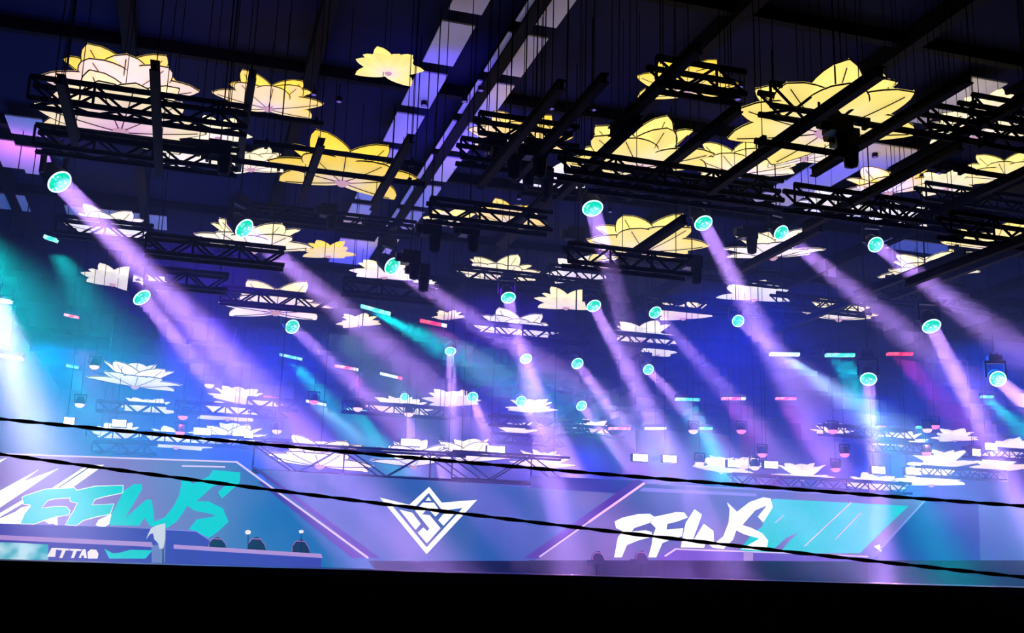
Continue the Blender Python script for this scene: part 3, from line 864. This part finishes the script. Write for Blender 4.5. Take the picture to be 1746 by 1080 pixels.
# ---------------------------------------------------------------- LED battens
def batten_mat(name, c0, c1):
    m = screen_mat(name, lin(c0), lin(c1), 3.0, 1.3)
    return m
BT = {'teal': batten_mat('teal_batten', (190, 255, 250), (60, 230, 230)), 'pink': batten_mat('pink_batten', (255, 210, 235), (255, 60, 130)), 'white': batten_mat('white_batten', (255, 245, 255), (200, 245, 255)), 'red': batten_mat('red_batten', (255, 120, 150), (255, 30, 90))}
BC = {'teal': (0.0, 1.3, 0.75), 'pink': (1.7, 0.1, 0.65), 'white': (0.9, 1.2, 1.0), 'red': (1.7, 0.06, 0.55)}
# u0, v0, u1, v1, colour, beam to, strength
BATS = [(509, 500, 551, 510, 'white', (580, 570), .7), (615, 522, 666, 536, 'teal', (800, 620), 2.2), (716, 547, 762, 556, 'red', (800, 610), .6), (477, 605, 515, 613, 'teal', (600, 740), 1.6),
        (571, 624, 611, 631, 'pink', (660, 720), .9), (648, 637, 686, 646, 'white', (710, 690), .5), (450, 677, 481, 682, 'red', (520, 740), .6), (522, 684, 556, 691, 'white', (600, 740), .9), (592, 697, 626, 703, 'teal', (670, 790), 1.2),
        (1312, 604, 1363, 605, 'white', (1440, 680), 2.2), (1407, 606, 1457, 606, 'teal', (1490, 720), 2.2), (1512, 604, 1556, 604, 'red', (1600, 680), 1.0), (1151, 681, 1193, 682, 'teal', (1215, 790), 1.7), (1230, 680, 1271, 680, 'pink', (1290, 760), 1.1),
        (1322, 680, 1357, 680, 'pink', (1375, 740), .8), (1037, 731, 1075, 731, 'pink', (1085, 800), .9), (1099, 731, 1136, 731, 'white', (1130, 800), .7), (1190, 731, 1215, 731, 'teal', (1235, 810), 1.6), (1672, 677, 1693, 677, 'teal', (1740, 730), 1.4),
        (-20, 511, 20, 515, 'white', (30, 600), .8), (-10, 605, 38, 612, 'white', (40, 700), .8), (76, 404, 98, 411, 'teal', (120, 470), .6), (110, 537, 135, 542, 'pink', (140, 600), .4), (114, 624, 133, 627, 'teal', (145, 690), .5),
        (1495, 729, 1509, 729, 'red', (1505, 770), .3), (1562, 729, 1573, 729, 'teal', (1590, 780), .5)]
ME_CELL = None
bts = ordinals([(b[0], b[1], b[4]) for b in BATS], lambda it: (it[2], band(it[1])))
for i, (u0, v0, u1, v1, c, q, s_) in enumerate(BATS):
    wpx = u1 - u0
    d = max(42.0, min(66.0, F_PX * 1.35 / wpx))
    if u0 < 100:
        d = 44.0
    a, b = P(u0, v0, d), P(u1, v1, d)
    mid = (a + b) / 2
    ax = (b - a).normalized()
    ln = (b - a).length
    dn = (P(*q, d * 0.95) - mid)
    dn = (dn - ax * dn.dot(ax) * 0.0).normalized()
    (_, bd), o_ = bts[i]
    root = thing('led_batten', f'{c} glowing LED batten {bd}' + (f', {o_} of that colour' if o_ else ''), 'light bar', mid, 'LED battens')
    z = (Vector((0, 0, 1)) - ax * ax.z).normalized()
    y = z.cross(ax)
    rot = Matrix((ax, y, z)).transposed()
    MB().box((0, 0, 0.14), (ln / 2 + 0.06, 0.12, 0.09), rot).build('housing', M_SHELL, root)
    nc = max(3, int(ln / 0.24))
    for k in range(nc):
        x = -ln / 2 + ln * (k + 0.5) / nc
        cc = c
        if c == 'white' and i in (0, 5) and k > nc * 0.6:
            cc = 'red'
        if i in (2, 4, 13, 7) and k > nc * 0.6:
            cc = 'white'
        MB().box(rot @ Vector((x, 0, 0.0)), (ln / nc * 0.47, 0.13, 0.07), rot).build('led_cell', BT[cc], root)
    MB().tube((0, 0, 0.2), (0, 0, ZC - mid.z - 0.01), 0.02, 5).build('drop_pole', M_STEEL, root)
    l = area('batten_light', mid + dn * 0.2 - z * 0.1, mid + dn * 3, ln * 0.95, 210.0 * s_, BC[c], 20, 0.2)

# ---------------------------------------------------------------- small wash lights
M_PINKDOME = emitter('pink_dome', lin((255, 205, 225)), 1.4)
M_REDDOME = emitter('rose_dome', lin((255, 130, 190)), 1.4)
WASH = [(161, 625, 0), (136, 690, 0), (357, 657, 0), (312, 711, 1), (307, 738, 1), (472, 735, 0), (535, 685, 1), (610, 697, 0), (1182, 735, 0), (1264, 735, 1), (1300, 775, 1), (1440, 775, 1), (1425, 800, 1),
        (1420, 735, 1), (1581, 733, 0), (1594, 727, 1), (1580, 773, 1), (1287, 797, 0), (697, 706, 0), (1193, 790, 0)]
ws = ordinals([(w[0], w[1]) for w in WASH], lambda it: band(it[1]))
ME_WBODY = mesh_of(MB().lathe(((0.02, 0.42), (0.17, 0.40), (0.23, 0.2), (0.25, 0.02)), 12), 'body', M_SHELL, True)
ME_WBRK = mesh_of(MB().box((0, 0, 0.5), (0.30, 0.04, 0.03)).box((-0.28, 0, 0.3), (0.02, 0.04, 0.2)).box((0.28, 0, 0.3), (0.02, 0.04, 0.2)), 'bracket', M_STEEL)
ME_WD = [mesh_of(MB().lathe(((0.245, 0.02), (0.22, -0.08), (0.12, -0.15), (0.001, -0.17)), 14), 'glowing_dome', m, True) for m in (M_PINKDOME, M_REDDOME)]
for i, (u, v, c) in enumerate(WASH):
    d = 56.0
    p = P(u, v, d)
    bd, o_ = ws[i]
    root = thing('wash_light', f'small {"rose" if c else "pale pink"} wash light {bd}' + (f', {o_} of its row' if o_ else ''), 'stage light', p, 'small pink wash lights')
    share('body', ME_WBODY, root)
    share('bracket', ME_WBRK, root)
    share('glowing_dome', ME_WD[c], root)
    MB().tube((0, 0, 0.5), (0, 0, ZC - p.z - 0.01), 0.015, 4).build('drop_pole', M_STEEL, root)
    area('wash_beam', p + Vector((0, 0, -0.2)), p + Vector((0.06, -0.1, -3)), 0.4, 16.0 if c == 0 else 14.0, (2.4, 0.7, 0.8) if c == 0 else (2.2, 0.15, 0.6), 14)

# ---------------------------------------------------------------- blinders: blazing white strobes
M_BLAZE = emitter('strobe_glow', (1.0, 0.97, 1.0), 6.0)
BL = [(118, 718, 16), (203, 722, 22), (345, 736, 28), (410, 738, 26), (424, 741, 14), (700, 755, 32), (846, 767, 30), (1092, 781, 26), (1142, 783, 24), (1252, 791, 22), (1315, 793, 24), (1498, 802, 24), (1556, 804, 24), (1690, 762, 22), (1665, 772, 14)]
bl_s = ordinals(BL, lambda it: 'on the floor rig')
for i, (u, v, w) in enumerate(BL):
    d = 54.0
    p = P(u, v, d)
    wm = w * d / F_PX
    root = thing('strobe_light', f'blazing white strobe just above the screens, {bl_s[i][1]}', 'strobe', p, 'white strobes above the screens')
    MB().box((0, 0, 0), (wm / 2, 0.03, 0.16)).build('lamp_face', M_BLAZE, root)
    MB().box((0, 0.17, 0), (wm / 2 + 0.04, 0.12, 0.2)).build('housing', M_SHELL, root)
    MB().tube((-wm / 4, 0.17, 0.2), (-wm / 4, 0.17, ZC - p.z - 0.01), 0.015, 4).build('drop_pole', M_STEEL, root)
    area('strobe_lamp', p + Vector((0, -0.12, 0)), p + Vector((0, -5, -0.6)), wm, 120.0, (1.0, 0.8, 1.0), 175, 0.3)

# ---------------------------------------------------------------- roof downlights
DL = [(792, 174), (820, 155), (723, 180), (940, 186), (1012, 188), (1145, 212), (1043, 235), (578, 174), (535, 162), (1258, 170), (1262, 149), (1265, 262), (1435, 274), (1492, 268), (1600, 296), (1608, 152), (1040, 362), (885, 340)]
ds = ordinals(DL, lambda it: band(it[1]))
ME_DRIM = mesh_of(MB().lathe(((0.02, 0.2), (0.12, 0.2), (0.13, 0.0), (0.10, 0.0)), 12), 'housing', M_SHELL)
ME_DDISC = mesh_of(MB().lathe(((0.10, 0.01), (0.06, -0.02), (0.001, -0.03)), 12), 'diffuser', M_DOT)
for i, (u, v) in enumerate(DL):
    p = PZ(u, v, ZC - 0.75)
    bd, o_ = ds[i]
    root = thing('downlight', f'tiny violet roof downlight {bd}' + (f', {o_}' if o_ else ''), 'downlight', p, 'tiny roof downlights')
    share('housing', ME_DRIM, root)
    share('diffuser', ME_DDISC, root)
    MB().tube((0, 0, 0.2), (0, 0, 0.74), 0.02, 5).build('stem', M_STEEL, root)

# ---------------------------------------------------------------- two cables close to the viewer
def cable(p0, p1, d0, d1, rad, label):
    a, b = P(*p0, d0), P(*p1, d1)
    n = 60
    mb = MB()
    for k in (0, 1):                        # two twisted strands
        prev = None
        pts = []
        for i in range(n * 4 + 1):
            s = i / (n * 4)
            c = a.lerp(b, s) + Vector((0, 0, -0.05 * (1 - (2 * s - 1) ** 2)))
            an = s * n * 2.2 + k * math.pi
            pts.append(c + Vector((0, math.cos(an), math.sin(an))) * rad * 0.5)
        base = len(mb.v)
        for p in pts:
            for j in range(6):
                t_ = j * math.pi / 3
                mb.v.append(p + Vector((0, math.cos(t_), math.sin(t_))) * rad * 0.62)
        for i in range(len(pts) - 1):
            for j in range(6):
                j2 = (j + 1) % 6
                mb.f.append((base + i * 6 + j, base + i * 6 + j2, base + (i + 1) * 6 + j2, base + (i + 1) * 6 + j))
    return tag(mb.build('cable', M_CABLE, None, True), label, 'cable', 'black cables crossing the view')
cable((-260, 688), (2050, 884), 8.0, 8.0, 0.014, 'upper black twisted cable strung across in front of the far lights')
cable((-260, 739), (2050, 1016), 8.0, 8.0, 0.014, 'lower black twisted cable strung across in front of the screens')

# ---------------------------------------------------------------- stage haze
hm = bpy.data.materials.new('stage_haze')
hm.use_nodes = True
nt = hm.node_tree
nt.nodes.clear()
ho = nt.nodes.new('ShaderNodeOutputMaterial')
vs = nt.nodes.new('ShaderNodeVolumeScatter')
vs.inputs['Color'].default_value = (0.32, 0.48, 1.0, 1)    # blue put into the haze colour to turn grey scatter blue
vs.inputs['Density'].default_value = HAZE
vs.inputs['Anisotropy'].default_value = 0.15
nt.links.new(vs.outputs[0], ho.inputs['Volume'])
hm.cycles.homogeneous_volume = True
hz_o = MB().box(((X0 + X1) / 2, (23.0 + 127.5) / 2, (11.6 - 0.12) / 2), ((X1 - X0) / 2 - 0.3, (127.5 - 23.0) / 2, (11.6 + 0.12) / 2)).build('haze', hm)
hz_o['kind'] = 'stuff'
hz_o['label'] = 'thin coloured stage haze hanging under the trusses and above the stage'
